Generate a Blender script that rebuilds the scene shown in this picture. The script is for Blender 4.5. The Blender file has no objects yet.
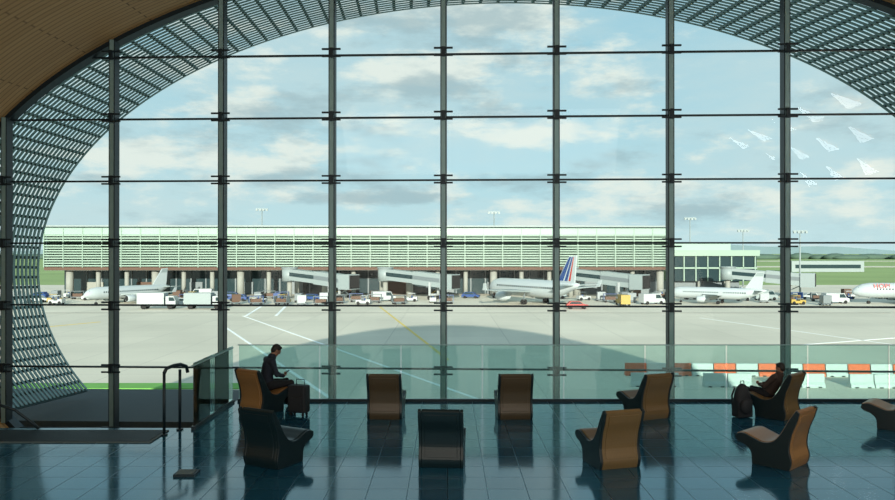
import bpy, bmesh, math, random
from mathutils import Vector, Matrix
random.seed(7)
S = bpy.context.scene
COL = S.collection
R = math.radians

# ------------------------------------------------------------------ materials
def mat(name, col, rough=0.6, metal=0.0, var=0.12, scale=6.0, spec=0.5, bump=0.0, emis=None):
    m = bpy.data.materials.new(name); m.use_nodes = True
    nt = m.node_tree; b = nt.nodes['Principled BSDF']
    b.inputs['Roughness'].default_value = rough
    b.inputs['Metallic'].default_value = metal
    b.inputs['Specular IOR Level'].default_value = spec
    tc = nt.nodes.new('ShaderNodeTexCoord')
    n = nt.nodes.new('ShaderNodeTexNoise'); n.inputs['Scale'].default_value = scale
    n.inputs['Detail'].default_value = 4
    nt.links.new(tc.outputs['Object'], n.inputs['Vector'])
    mx = nt.nodes.new('ShaderNodeMix'); mx.data_type = 'RGBA'
    mx.inputs[6].default_value = (*[c*(1-var) for c in col], 1)
    mx.inputs[7].default_value = (*[min(1, c*(1+var)) for c in col], 1)
    nt.links.new(n.outputs['Fac'], mx.inputs[0])
    nt.links.new(mx.outputs[2], b.inputs['Base Color'])
    if bump > 0:
        bp = nt.nodes.new('ShaderNodeBump'); bp.inputs['Strength'].default_value = bump
        nt.links.new(n.outputs['Fac'], bp.inputs['Height'])
        nt.links.new(bp.outputs[0], b.inputs['Normal'])
    if emis:
        b.inputs['Emission Color'].default_value = (1, 1, 1, 1)
        b.inputs['Emission Strength'].default_value = emis
    return m

def glassmat(name, tint, fac_min, ior=1.35, rough=0.0, haze=0.0, hcol=(0.6, 0.8, 0.75)):
    m = bpy.data.materials.new(name); m.use_nodes = True
    nt = m.node_tree
    for n in list(nt.nodes):
        if n.type == 'BSDF_PRINCIPLED': nt.nodes.remove(n)
    out = nt.nodes['Material Output']
    t = nt.nodes.new('ShaderNodeBsdfTransparent'); t.inputs[0].default_value = (*tint, 1)
    g = nt.nodes.new('ShaderNodeBsdfGlossy'); g.inputs['Roughness'].default_value = rough
    g.inputs[0].default_value = (1, 1, 1, 1)
    fr = nt.nodes.new('ShaderNodeFresnel'); fr.inputs[0].default_value = ior
    ad = nt.nodes.new('ShaderNodeMath'); ad.operation = 'ADD'; ad.inputs[1].default_value = fac_min
    nt.links.new(fr.outputs[0], ad.inputs[0])
    mx = nt.nodes.new('ShaderNodeMixShader')
    src = t.outputs[0]
    if haze > 0:
        tr = nt.nodes.new('ShaderNodeBsdfTranslucent'); tr.inputs[0].default_value = (*hcol, 1)
        m2 = nt.nodes.new('ShaderNodeMixShader'); m2.inputs[0].default_value = haze
        nt.links.new(t.outputs[0], m2.inputs[1]); nt.links.new(tr.outputs[0], m2.inputs[2]); src = m2.outputs[0]
    nt.links.new(ad.outputs[0], mx.inputs[0]); nt.links.new(src, mx.inputs[1]); nt.links.new(g.outputs[0], mx.inputs[2])
    nt.links.new(mx.outputs[0], out.inputs[0])
    return m

M = {}
M['glass'] = glassmat('window_glass', (0.92, 0.985, 0.985), 0.004, 1.2)
M['bglass'] = glassmat('balustrade_glass', (0.80, 0.93, 0.90), 0.03, 1.2, haze=0.09)
M['mullion'] = mat('mullion_steel', (0.25, 0.40, 0.42), 0.4, 0.2)
M['darksteel'] = mat('dark_steel', (0.010, 0.024, 0.034), 0.45, 0.3)
M['lattice'] = mat('louvre_metal', (0.17, 0.28, 0.28), 0.45, 0.2)
M['lattice2'] = mat('louvre_rib', (0.06, 0.11, 0.115), 0.45, 0.3)
M['wallg'] = mat('wall_plaster', (0.35, 0.34, 0.30), 0.8)
M['roof'] = mat('roof_metal', (0.4, 0.42, 0.42), 0.5)
M['ledge'] = mat('ledge_concrete', (0.06, 0.075, 0.08), 0.8)
M['matr'] = mat('rubber_mat', (0.10, 0.14, 0.15), 0.7)
M['skylight'] = mat('skylight_panel', (0.9, 0.9, 0.9), 0.6, emis=14.0)
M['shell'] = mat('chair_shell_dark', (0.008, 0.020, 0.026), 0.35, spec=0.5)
M['brown'] = mat('chair_brown_leather', (0.29, 0.155, 0.060), 0.35, bump=0.1, scale=40)
M['darkbrown'] = mat('chair_dark_leather', (0.085, 0.062, 0.035), 0.35, bump=0.1, scale=40)
M['olive'] = mat('chair_olive_leather', (0.17, 0.110, 0.045), 0.35, bump=0.1, scale=40)
M['black'] = mat('chair_black_leather', (0.006, 0.018, 0.024), 0.35, bump=0.1, scale=40)
M['skin'] = mat('skin', (0.26, 0.14, 0.09), 0.55)
M['hair'] = mat('hair_black', (0.01, 0.008, 0.008), 0.6, bump=0.3, scale=80)
M['jacket'] = mat('navy_fabric', (0.008, 0.017, 0.034), 0.8)
M['trouser'] = mat('black_fabric', (0.007, 0.010, 0.015), 0.85)
M['shirt2'] = mat('brown_fabric', (0.045, 0.030, 0.026), 0.85)
M['shoe'] = mat('shoe_black', (0.01, 0.01, 0.01), 0.4)
M['eye'] = mat('eye_dark', (0.02, 0.015, 0.01), 0.2)
M['lip'] = mat('lip', (0.22, 0.08, 0.06), 0.5)
M['bag'] = mat('bag_nylon', (0.010, 0.014, 0.02), 0.7)
M['white'] = mat('white_paint', (0.42, 0.45, 0.45), 0.35, var=0.04)
M['bodyw'] = mat('aircraft_white', (0.40, 0.45, 0.46), 0.3, var=0.03)
M['blue'] = mat('deep_blue_paint', (0.02, 0.06, 0.20), 0.35)
M['red'] = mat('red_paint', (0.42, 0.03, 0.02), 0.4)
M['orange'] = mat('orange_plastic', (0.68, 0.12, 0.03), 0.5)
M['bwhite'] = mat('white_plastic', (0.50, 0.54, 0.52), 0.5)
M['yellow'] = mat('yellow_paint', (0.36, 0.25, 0.04), 0.5)
M['tyre'] = mat('tyre', (0.01, 0.01, 0.01), 0.8)
M['dglass'] = mat('dark_glazing', (0.02, 0.04, 0.045), 0.15)
M['grey'] = mat('grey_metal', (0.14, 0.17, 0.18), 0.5)
M['lgrey'] = mat('light_grey_metal', (0.25, 0.30, 0.30), 0.5)
M['concrete'] = mat('pale_concrete', (0.28, 0.29, 0.26), 0.8, scale=0.6)
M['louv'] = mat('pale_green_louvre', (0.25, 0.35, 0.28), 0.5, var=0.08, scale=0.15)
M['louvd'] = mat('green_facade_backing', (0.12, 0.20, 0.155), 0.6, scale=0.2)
M['louvl'] = mat('facade_top_glazing', (0.30, 0.42, 0.36), 0.3, scale=0.1)
M['brownp'] = mat('brown_panel', (0.10, 0.055, 0.035), 0.7, scale=0.3)
M['cont'] = mat('container_metal', (0.22, 0.25, 0.26), 0.35, 0.3)
M['line'] = mat('white_marking', (0.97, 0.97, 0.93), 0.7, var=0.02)
M['linev'] = mat('yellow_marking', (0.75, 0.55, 0.12), 0.7)
M['dline'] = mat('dark_joint', (0.22, 0.20, 0.17), 0.8)
M['tree'] = mat('hazy_foliage', (0.07, 0.12, 0.09), 0.9, scale=0.05)  # distance haze is mixed into this green
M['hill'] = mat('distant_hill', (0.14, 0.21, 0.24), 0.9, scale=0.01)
M['grass'] = mat('grass', (0.26, 0.36, 0.12), 0.9, var=0.35, scale=0.02)
M['grass2'] = mat('grass_verge', (0.14, 0.36, 0.07), 0.9, var=0.3, scale=0.6)

def floor_material():
    m = bpy.data.materials.new('floor_tiles'); m.use_nodes = True
    nt = m.node_tree; b = nt.nodes['Principled BSDF']
    tc = nt.nodes.new('ShaderNodeTexCoord')
    br = nt.nodes.new('ShaderNodeTexBrick'); br.offset = 0.0; br.squash = 1.0
    br.inputs['Scale'].default_value = 1.0
    br.inputs['Brick Width'].default_value = 0.6
    br.inputs['Row Height'].default_value = 0.6
    br.inputs['Mortar Size'].default_value = 0.008
    br.inputs['Mortar Smooth'].default_value = 0.1
    br.inputs['Color1'].default_value = (0.012, 0.095, 0.165, 1)
    br.inputs['Color2'].default_value = (0.006, 0.060, 0.115, 1)
    br.inputs['Mortar'].default_value = (0.004, 0.016, 0.026, 1)
    nt.links.new(tc.outputs['Object'], br.inputs['Vector'])
    nt.links.new(br.outputs['Color'], b.inputs['Base Color'])
    no = nt.nodes.new('ShaderNodeTexNoise'); no.inputs['Scale'].default_value = 1.5; no.inputs['Detail'].default_value = 5
    nt.links.new(tc.outputs['Object'], no.inputs['Vector'])
    mr = nt.nodes.new('ShaderNodeMapRange'); mr.inputs[3].default_value = 0.05; mr.inputs[4].default_value = 0.15
    nt.links.new(no.outputs['Fac'], mr.inputs[0])
    ad = nt.nodes.new('ShaderNodeMath'); ad.operation = 'MULTIPLY_ADD'; ad.inputs[1].default_value = 0.25
    nt.links.new(br.outputs['Fac'], ad.inputs[0]); nt.links.new(mr.outputs[0], ad.inputs[2])
    nt.links.new(ad.outputs[0], b.inputs['Roughness'])
    b.inputs['IOR'].default_value = 2.0
    b.inputs['Specular Tint'].default_value = (0.30, 0.78, 1.0, 1)
    return m
M['floor'] = floor_material()

def wood_ceiling():
    m = bpy.data.materials.new('wood_plank_ceiling'); m.use_nodes = True
    nt = m.node_tree; b = nt.nodes['Principled BSDF']
    tc = nt.nodes.new('ShaderNodeTexCoord')
    br = nt.nodes.new('ShaderNodeTexBrick')
    br.inputs['Scale'].default_value = 1.0
    br.inputs['Brick Width'].default_value = 2.4; br.inputs['Row Height'].default_value = 0.16
    br.inputs['Mortar Size'].default_value = 0.012
    br.inputs['Color1'].default_value = (0.50, 0.34, 0.16, 1)
    br.inputs['Color2'].default_value = (0.44, 0.29, 0.13, 1)
    br.inputs['Mortar'].default_value = (0.18, 0.11, 0.05, 1)
    nt.links.new(tc.outputs['UV'], br.inputs['Vector'])
    nt.links.new(br.outputs['Color'], b.inputs['Base Color'])
    b.inputs['Roughness'].default_value = 0.6
    return m
M['wood'] = wood_ceiling()

def tarmac_material():
    m = bpy.data.materials.new('apron_concrete'); m.use_nodes = True
    nt = m.node_tree; b = nt.nodes['Principled BSDF']
    tc = nt.nodes.new('ShaderNodeTexCoord')
    br = nt.nodes.new('ShaderNodeTexBrick'); br.offset = 0.0
    br.inputs['Scale'].default_value = 1.0
    br.inputs['Brick Width'].default_value = 7.5; br.inputs['Row Height'].default_value = 7.5
    br.inputs['Mortar Size'].default_value = 0.06
    br.inputs['Color1'].default_value = (0.86, 0.79, 0.64, 1)
    br.inputs['Color2'].default_value = (0.79, 0.73, 0.59, 1)
    br.inputs['Mortar'].default_value = (0.66, 0.61, 0.50, 1)
    nt.links.new(tc.outputs['Object'], br.inputs['Vector'])
    no = nt.nodes.new('ShaderNodeTexNoise'); no.inputs['Scale'].default_value = 0.05; no.inputs['Detail'].default_value = 6
    nt.links.new(tc.outputs['Object'], no.inputs['Vector'])
    mx = nt.nodes.new('ShaderNodeMix'); mx.data_type = 'RGBA'; mx.blend_type = 'MULTIPLY'
    mx.inputs[0].default_value = 0.4
    nt.links.new(br.outputs['Color'], mx.inputs[6]); nt.links.new(no.outputs['Fac'], mx.inputs[7])
    nt.links.new(mx.outputs[2], b.inputs['Base Color'])
    b.inputs['Roughness'].default_value = 0.85
    return m
M['tarmac'] = tarmac_material()

# ------------------------------------------------------------------ mesh builder
class MB:
    def __init__(s): s.bm = bmesh.new(); s.mats = []
    def mi(s, m):
        m = M[m] if isinstance(m, str) else m
        if m not in s.mats: s.mats.append(m)
        return s.mats.index(m)
    def hexa(s, pts, m):
        k = s.mi(m); v = [s.bm.verts.new(p) for p in pts]
        for f in ((3, 2, 1, 0), (4, 5, 6, 7), (0, 1, 5, 4), (1, 2, 6, 5), (2, 3, 7, 6), (3, 0, 4, 7)):
            s.bm.faces.new([v[i] for i in f]).material_index = k
    def box(s, c, d, m, rz=0.0, mtx=None):
        x, y, z = [q/2 for q in d]
        P = [Vector(p) for p in ((-x, -y, -z), (x, -y, -z), (x, y, -z), (-x, y, -z), (-x, -y, z), (x, -y, z), (x, y, z), (-x, y, z))]
        Rm = mtx if mtx else Matrix.Rotation(rz, 3, 'Z')
        s.hexa([Rm @ p + Vector(c) for p in P], m)
    def bar(s, a, b, w, h, m):
        a, b = Vector(a), Vector(b); d = b-a; L = d.length
        q = d.to_track_quat('Y', 'Z').to_matrix()
        s.box((a+b)/2, (w, L, h), m, mtx=q)
    def prism(s, poly, axis, lo, hi, m):
        k = s.mi(m)
        def P(p, t):
            return {'x': (t, p[0], p[1]), 'y': (p[0], t, p[1]), 'z': (p[0], p[1], t)}[axis]
        a = [s.bm.verts.new(P(p, lo)) for p in poly]; b = [s.bm.verts.new(P(p, hi)) for p in poly]
        n = len(poly)
        s.bm.faces.new(a).material_index = k; s.bm.faces.new(b[::-1]).material_index = k
        for i in range(n):
            s.bm.faces.new([a[i], b[i], b[(i+1) % n], a[(i+1) % n]]).material_index = k
    def tube(s, pts, radii, m, seg=10, cap=True):
        k = s.mi(m); pts = [Vector(p) for p in pts]; n = len(pts)
        if not hasattr(radii, '__len__'): radii = [radii]*n
        rings = []
        for i, p in enumerate(pts):
            t = (pts[min(i+1, n-1)]-pts[max(i-1, 0)]).normalized()
            ref = Vector((0, 0, 1)) if abs(t.z) < 0.95 else Vector((0, 1, 0))
            u = t.cross(ref).normalized(); w = u.cross(t)
            r = radii[i]
            if not hasattr(r, '__len__'): r = (r, r)
            rings.append([s.bm.verts.new(p + u*math.cos(2*math.pi*j/seg)*r[0] + w*math.sin(2*math.pi*j/seg)*r[1]) for j in range(seg)])
        for i in range(n-1):
            for j in range(seg):
                f = s.bm.faces.new([rings[i][j], rings[i][(j+1) % seg], rings[i+1][(j+1) % seg], rings[i+1][j]])
                f.material_index = k; f.smooth = True
        if cap:
            s.bm.faces.new(rings[0][::-1]).material_index = k; s.bm.faces.new(rings[-1]).material_index = k
    def sph(s, c, r, m, seg=14, rot=None):
        k = s.mi(m)
        if not hasattr(r, '__len__'): r = (r, r, r)
        mt = Matrix.Translation(c)
        if rot: mt = mt @ rot.to_4x4()
        mt = mt @ Matrix.Diagonal((*r, 1))
        g = bmesh.ops.create_uvsphere(s.bm, u_segments=seg, v_segments=max(6, seg*2//3), radius=1, matrix=mt)
        fs = set(f for v in g['verts'] for f in v.link_faces)
        for f in fs: f.material_index = k; f.smooth = True
    def obj(s, name, parent=None, loc=(0, 0, 0), rz=0.0, recalc=True, bevel=0.0, smooth=False, **props):
        if recalc: bmesh.ops.recalc_face_normals(s.bm, faces=s.bm.faces)
        me = bpy.data.meshes.new(name); s.bm.to_mesh(me); s.bm.free()
        for m in s.mats: me.materials.append(m)
        o = bpy.data.objects.new(name, me); COL.objects.link(o)
        o.location = loc; o.rotation_euler = (0, 0, rz)
        if parent: o.parent = parent
        if smooth:
            for p in me.polygons: p.use_smooth = True
        if bevel > 0:
            b = o.modifiers.new('bevel', 'BEVEL'); b.width = bevel; b.segments = 3; b.limit_method = 'ANGLE'
        for k, v in props.items(): o[k] = v
        return o

def empty(name, loc, rz=0.0, parent=None, **props):
    e = bpy.data.objects.new(name, None); COL.objects.link(e)
    e.location = loc; e.rotation_euler = (0, 0, rz); e.empty_display_size = 0.2
    if parent: e.parent = parent
    for k, v in props.items(): e[k] = v
    return e

def dup(root, loc, rz=0.0, **props):
    r = root.copy(); COL.objects.link(r); r.location = loc; r.rotation_euler = (0, 0, rz)
    for k, v in props.items(): r[k] = v
    def rec(src, dst):
        for c in src.children:
            n = c.copy(); COL.objects.link(n); n.parent = dst; n.matrix_parent_inverse = c.matrix_parent_inverse.copy()
            rec(c, n)
    rec(root, r)
    return r

# ------------------------------------------------------------------ glass wall
AL = R(2.3); CA, SA = math.cos(AL), math.sin(AL); D0 = 21.0
def W(u, z, off=0.0):
    return Vector((u*CA + off*SA, D0 - u*SA + off*CA, z))
EU, EZ, EA, EB = 2.09, 3.10, 16.7, 8.95
def ez(u, sgn):
    t = 1-((u-EU)/EA)**2
    return EZ + sgn*EB*math.sqrt(max(t, 0.0))
def eu(z, sgn):
    t = 1-((z-EZ)/EB)**2
    return EU + sgn*EA*math.sqrt(max(t, 0.0))
PITCH = 3.108
MU = [-0.10 + PITCH*n for n in range(-4, 6)]
TZ = [3.85 + 1.757*k for k in range(-4, 5)]
ZB = -1.6
def slab(mb, a, b, z0, z1, o0, o1, m):
    mb.hexa([W(a, z0, o0), W(b, z0, o0), W(b, z0, o1), W(a, z0, o1), W(a, z1, o0), W(b, z1, o0), W(b, z1, o1), W(a, z1, o1)], m)

for i, u in enumerate(MU):
    zt, zb = ez(u, 1)-0.02, max(ez(u, -1), ZB)
    mb = MB()
    slab(mb, u-0.058, u+0.058, zb, zt, -0.34, -0.06, 'mullion')
    slab(mb, u-0.085, u-0.059, zb, zt, -0.33, -0.04, 'darksteel')
    slab(mb, u+0.059, u+0.085, zb, zt, -0.33, -0.04, 'darksteel')
    mo = mb.obj('trim_%d' % (i+2), kind='structure', label='tall grey steel mullion of the glazed wall', category='mullion')
    for z in TZ:
        if zb+0.1 < z < zt-0.15:
            mb = MB()
            for dz in (-0.10, 0.10):
                slab(mb, u-0.26, u+0.26, z+dz-0.022, z+dz+0.022, -0.40, -0.34, 'darksteel')
            slab(mb, u-0.05, u+0.05, z-0.13, z+0.13, -0.42, -0.335, 'darksteel')
            mb.obj('glazing_clamp', parent=mo)

edges = [eu(EZ, -1)+0.05] + MU + [eu(EZ, 1)-0.05]
for i in range(len(edges)-1):
    a, b = edges[i], edges[i+1]
    mb = MB(); k = mb.mi('glass'); N = 12
    top = []; bot = []
    for j in range(N+1):
        u = a+(b-a)*j/N
        top.append(mb.bm.verts.new(W(u, ez(u, 1)-0.02))); bot.append(mb.bm.verts.new(W(u, max(ez(u, -1), ZB))))
    for j in range(N): mb.bm.faces.new([bot[j], bot[j+1], top[j+1], top[j]]).material_index = k
    wo = mb.obj('window_%d' % (i+1), kind='structure', label='tall bay of clear glass in the curved window wall', category='window')
    for z in TZ:
        if z < ZB: continue
        l, r = max(a, eu(z, -1)), min(b, eu(z, 1))
        if r-l > 0.3 and abs(z-EZ) < EB:
            mb = MB(); slab(mb, l+0.03, r-0.03, z-0.024, z+0.024, -0.10, -0.02, 'darksteel')
            mb.obj('transom', parent=wo)

# louvre screen tube outside the glazing
FU, FZ, FA, FB = 1.50, 2.98, 15.3, 8.72; DEP = 3.5
def LP(th, s):
    u = EU + (FU-EU)*s + (EA + (FA-EA)*s)*math.cos(th)
    z = EZ + (FZ-EZ)*s + (EB + (FB-EB)*s)*math.sin(th)
    return W(u, z, 0.12 + DEP*s)
mb = MB(); k = mb.mi('lattice'); k2 = mb.mi('lattice2')
T0, T1, NT = R(-27), R(207), 160
NS = 22
for i in range(NS):
    s0 = i/NS; s1 = s0 + 0.70/NS
    prev = None
    for j in range(NT+1):
        th = T0 + (T1-T0)*j/NT
        n = W(math.cos(th)*0.04, math.sin(th)*0.04) - W(0, 0)
        ring = [LP(th, s0), LP(th, s1)+n*0.5, LP(th, s1)+n*1.0, LP(th, s0)+n*0.5]
        ring = [mb.bm.verts.new(p) for p in ring]
        if prev:
            for q in range(4):
                mb.bm.faces.new([prev[q], prev[(q+1) % 4], ring[(q+1) % 4], ring[q]]).material_index = k
        prev = ring
NR = 110
for j in range(NR+1):
    th = T0 + (T1-T0)*j/NR
    n = (W(math.cos(th), math.sin(th)) - W(0, 0)).normalized()
    t = (W(-math.sin(th)*2, math.cos(th)) - W(0, 0)).normalized()*0.045
    A, B = LP(th, 0)+n*0.05, LP(th, 1)+n*0.06
    mb.hexa([A-t, A+t, B+t, B-t, A-t+n*0.12, A+t+n*0.12, B+t+n*0.12, B-t+n*0.12], 'lattice2')
mb.obj('trim_1', kind='structure', label='grey metal louvre screen ringing the oval window', category='sunscreen')

# rim and ceiling
def CP(th, s, inset=0.0):
    a = EA+0.02+1.8*s-inset; b = EB+0.02+0.9*s-inset
    return W(EU + a*math.cos(th), EZ + b*math.sin(th), -0.02-33.0*s)
mb = MB(); k = mb.mi('wood'); uvl = mb.bm.loops.layers.uv.new('UVMap')
rows = []
for i in range(13):
    rows.append([mb.bm.verts.new(CP(R(-60)+R(300)*j/100, i/12)) for j in range(101)])
for i in range(12):
    for j in range(100):
        f = mb.bm.faces.new([rows[i][j], rows[i+1][j], rows[i+1][j+1], rows[i][j+1]]); f.material_index = k; f.smooth = True
        for l, (a, b) in zip(f.loops, ((i, j), (i+1, j), (i+1, j+1), (i, j+1))):
            l[uvl].uv = (b*0.42, a*2.75)
mb.obj('ceiling', kind='structure', label='curved warm wood plank vaulted ceiling', category='ceiling')
for a in range(3):
    for c in range(5):
        th = R(27+8*a); s = (5.5+3.2*c+1.1*a)/33.0
        dth = R(2.2); ds = 0.55/33.0
        mb = MB(); kk = mb.mi('skylight')
        pts = [CP(th-dth, s-ds, 0.06), CP(th-dth, s+ds, 0.06), CP(th+dth, s, 0.06)]
        cen = sum(pts, Vector())/3
        nrm = (W(EU, EZ, -33*s)-cen).normalized()*0.05
        va = [mb.bm.verts.new(p-cen) for p in pts]; vb = [mb.bm.verts.new(p-cen+nrm) for p in pts]
        for fv in (va, vb, [va[0], va[1], vb[1], vb[0]], [va[1], va[2], vb[2], vb[1]], [va[2], va[0], vb[0], vb[2]]):
            mb.bm.faces.new(fv).material_index = kk
        mb.obj('skylight', loc=cen, label='small bright triangular rooflight in the wooden vault', category='skylight', group='triangular rooflights in the vault')
mb = MB(); prev = None
for j in range(201):
    th = R(-60)+R(300)*j/200
    c, s = math.cos(th), math.sin(th)
    ring = [mb.bm.verts.new(W(EU+(EA+da)*c, EZ+(EB+da)*s, o)) for da, o in ((-0.10, 0.1), (-0.10, -0.25), (0.10, -0.25), (0.10, 0.1))]
    if prev:
        for q in range(4): mb.bm.faces.new([prev[q], prev[(q+1) % 4], ring[(q+1) % 4], ring[q]]).material_index = mb.mi('darksteel')
    prev = ring
mb.obj('trim_20', kind='structure', label='dark steel rim around the oval glazing', category='trim')

# outer hull
HA, HB, HZ = 26.0, 22.0, -7.4
mb = MB(); k = mb.mi('roof'); NH = 60; rws = []
for i, off in enumerate((0.3, -35.0)):
    rws.append([mb.bm.verts.new(W(HA*math.cos(math.pi*j/NH), HZ+HB*math.sin(math.pi*j/NH), off)) for j in range(NH+1)])
for j in range(NH):
    mb.bm.faces.new([rws[0][j], rws[0][j+1], rws[1][j+1], rws[1][j]]).material_index = k
mb.obj('ceiling_roof_shell', kind='structure', label='curved metal outer roof of the terminal', category='roof')
mb = MB(); k = mb.mi('wallg'); inn = []; out = []
for j in range(120):
    th = 2*math.pi*j/120
    inn.append(mb.bm.verts.new(W(EU+(EA+0.05)*math.cos(th), EZ+(EB+0.05)*math.sin(th), 0.05)))
    out.append(mb.bm.verts.new(W(HA*math.cos(th), HZ+HB*max(math.sin(th), 0), 0.05)))
for j in range(120):
    q = (j+1) % 120
    mb.bm.faces.new([inn[j], inn[q], out[q], out[j]]).material_index = k
mb.obj('wall_front', kind='structure', label='facade wall around the oval window', category='wall')
mb = MB(); k = mb.mi('wallg')
mb.bm.faces.new([mb.bm.verts.new(W(HA*math.cos(math.pi*j/NH), HZ+HB*math.sin(math.pi*j/NH), -34.5)) for j in range(NH+1)]).material_index = k
mb.obj('wall_back', kind='structure', label='plain rear wall of the lounge', category='wall')

# ------------------------------------------------------------------ floor
mb = MB()
mb.prism([(-14.0, -12), (17.5, -12), (17.5, 18.2), (-5.1, 18.2), (-5.1, 15.35), (-14.0, 15.35)], 'z', -0.35, 0.0, 'floor')
mb.obj('floor', kind='structure', label='glossy dark teal stone tile floor', category='floor')
mb = MB()
mb.prism([(-13.5, 12), (15.5, 12), (15.5, 20.0), (-13.5, 21.0)], 'z', -1.9, -1.6, 'ledge')
mb.obj('floor_lower', kind='structure', label='lower grey walkway between platform and glazing', category='floor')
mb = MB()
mb.prism([(-15.5, 21.9), (-6.6, 21.6), (-6.6, 26.6), (-15.5, 27.0)], 'z', -1.75, -1.30, 'ledge')
mb.box((-11, 24.3, -4.6), (6, 3, 5.7), 'ledge')
mb.obj('terrace_ledge', kind='structure', label='dark concrete terrace outside the glass', category='terrace')

mb = MB()
mb.box((-9.8, 14.62, 0.012), (8.4, 0.95, 0.02), 'matr')
for i in range(14): mb.box((-9.8, 14.2+0.065*i, 0.026), (8.3, 0.03, 0.012), 'darksteel')
mb.obj('floor_mat', label='grey ribbed entrance mat at the platform edge', category='mat')

# balustrades
root = empty('glass_balustrade', (0, 18.08, 0), label='long frameless glass balustrade along the platform edge', category='railing')
mb = MB(); mb.box((4.95, 0, 0.03), (20.0, 0.09, 0.06), 'darksteel'); mb.obj('base_rail', parent=root)
x = -5.03
while x < 14.6:
    mb = MB(); mb.box((x+0.97, 0, 0.71), (1.92, 0.02, 1.28), 'bglass'); mb.obj('glass_panel', parent=root); x += 1.96
mb = MB(); mb.box((4.95, 0, 1.36), (20.0, 0.03, 0.02), 'mullion'); mb.obj('top_edge', parent=root)
root = empty('glass_balustrade', (-5.15, 16.6, 0), label='short glass balustrade beside the stairwell opening', category='railing')
mb = MB(); mb.box((0, 0, 0.03), (0.09, 2.8, 0.06), 'darksteel'); mb.obj('base_rail', parent=root)
for y in (-0.7, 0.7):
    mb = MB(); mb.box((0, y, 0.71), (0.02, 1.36, 1.28), 'bglass'); mb.obj('glass_panel', parent=root)
mb = MB(); mb.tube([(0, -1.5, 1.30), (0, 1.4, 1.30)], 0.018, 'mullion'); mb.obj('handrail', parent=root)
root = empty('stair_handrail', (-5.45, 15.0, 0), label='dark steel handrail with two posts and curved top', category='railing')
for px, py in ((-0.12, -0.25), (0.03, 0.2)):
    mb = MB(); mb.tube([(px, py, 0.0), (px, py, 1.22)], 0.03, 'darksteel'); mb.tube([(px, py, 0.0), (px, py, 0.025)], 0.07, 'darksteel')
    mb.obj('post', parent=root)
mb = MB(); mb.tube([(-0.12, -0.25, 1.22), (-0.10, -0.18, 1.30), (-0.02, 0.0, 1.33), (0.06, 0.15, 1.33), (0.14, 0.25, 1.28), (0.16, 0.28, 1.15)], 0.035, 'darksteel')
mb.obj('handrail', parent=root)
root = empty('stair_handrail', (-8.7, 15.1, 0), label='low dark handrail sloping down the stairs', category='railing')
mb = MB(); mb.tube([(-0.5, -0.1, 0.62), (0.0, 0.0, 0.42), (0.28, 0.08, 0.16), (0.42, 0.1, 0.02)], 0.03, 'darksteel'); mb.obj('handrail', parent=root)
mb = MB(); mb.tube([(-0.35, -0.07, 0.0), (-0.35, -0.07, 0.55)], 0.022, 'darksteel'); mb.obj('post', parent=root)

mb = MB(); mb.box((0, 0, 0.02), (0.34, 0.3, 0.04), 'darksteel'); mb.box((0, 0, 0.045), (0.26, 0.22, 0.012), 'matr')
mb.obj('floor_socket', loc=(-4.22, 12.15, 0), label='small dark floor power socket box', category='floor box')

# ------------------------------------------------------------------ chairs
def spline(pts, n=6):
    out = []
    P = [Vector((*p, 0)) for p in pts]
    for i in range(len(P)-1):
        p0, p1, p2, p3 = P[max(i-1, 0)], P[i], P[i+1], P[min(i+2, len(P)-1)]
        for j in range(n):
            t = j/n
            v = 0.5*((2*p1)+(-p0+p2)*t+(2*p0-5*p1+4*p2-p3)*t*t+(-p0+3*p1-3*p2+p3)*t**3)
            out.append((v.x, v.y))
    out.append((P[-1].x, P[-1].y)); return out
TOPC = spline([(-0.52, 0.985), (-0.40, 0.80), (-0.28, 0.58), (-0.14, 0.42), (0.04, 0.37), (0.22, 0.42), (0.38, 0.47), (0.50, 0.44)])
def chair(loc, rz, leather, label, group='airport lounge chairs'):
    root = empty('lounge_chair', (loc[0], loc[1], 0), rz, label=label, category='chair', group=group)
    under = spline([(0.52, 0.40), (0.46, 0.34), (0.34, 0.30), (0.24, 0.20), (0.22, 0.0)], 5)
    back = spline([(-0.40, 0.0), (-0.44, 0.15), (-0.40, 0.35), (-0.44, 0.60), (-0.52, 0.80), (-0.57, 0.97)], 5)
    for sx in (-1, 1):
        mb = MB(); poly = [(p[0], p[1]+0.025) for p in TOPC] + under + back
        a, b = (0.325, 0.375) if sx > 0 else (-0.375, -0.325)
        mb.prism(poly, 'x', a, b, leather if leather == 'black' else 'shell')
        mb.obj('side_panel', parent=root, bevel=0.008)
    mb = MB(); poly = [(p[0]-0.01, p[1]-0.03) for p in TOPC] + under + back
    mb.prism(poly, 'x', -0.323, 0.323, leather)
    mb.obj('shell_body', parent=root, bevel=0.008)
    mb = MB(); n = len(TOPC); lo = []
    for i, p in enumerate(TOPC):
        t = (Vector(TOPC[min(i+1, n-1)])-Vector(TOPC[max(i-1, 0)])).normalized()
        lo.append((p[0]+t.y*0.03-0.0, p[1]-t.x*0.03))
    up = []
    for i, p in enumerate(TOPC):
        t = (Vector(TOPC[min(i+1, n-1)])-Vector(TOPC[max(i-1, 0)])).normalized()
        up.append((p[0]-t.y*0.035, p[1]+t.x*0.035))
    mb.prism(up+lo[::-1], 'x', -0.32, 0.32, leather)
    mb.obj('seat_cushion', parent=root, bevel=0.015)
    mb = MB(); bp = back[6:-2]
    mb.prism([(p[0]-0.014, p[1]) for p in bp]+[(p[0]+0.01, p[1]) for p in bp[::-1]], 'x', -0.27, 0.27, leather)
    mb.obj('back_panel', parent=root, bevel=0.006)
    return root
chair((-2.92, 12.9), R(-28), 'black', 'black leather lounge chair with curved shell, turned aside')
chair((-0.08, 12.9), R(-4), 'black', 'black leather lounge chair seen from behind')
chair((2.75, 12.85), R(16), 'olive', 'olive brown leather lounge chair with curved shell')
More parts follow.
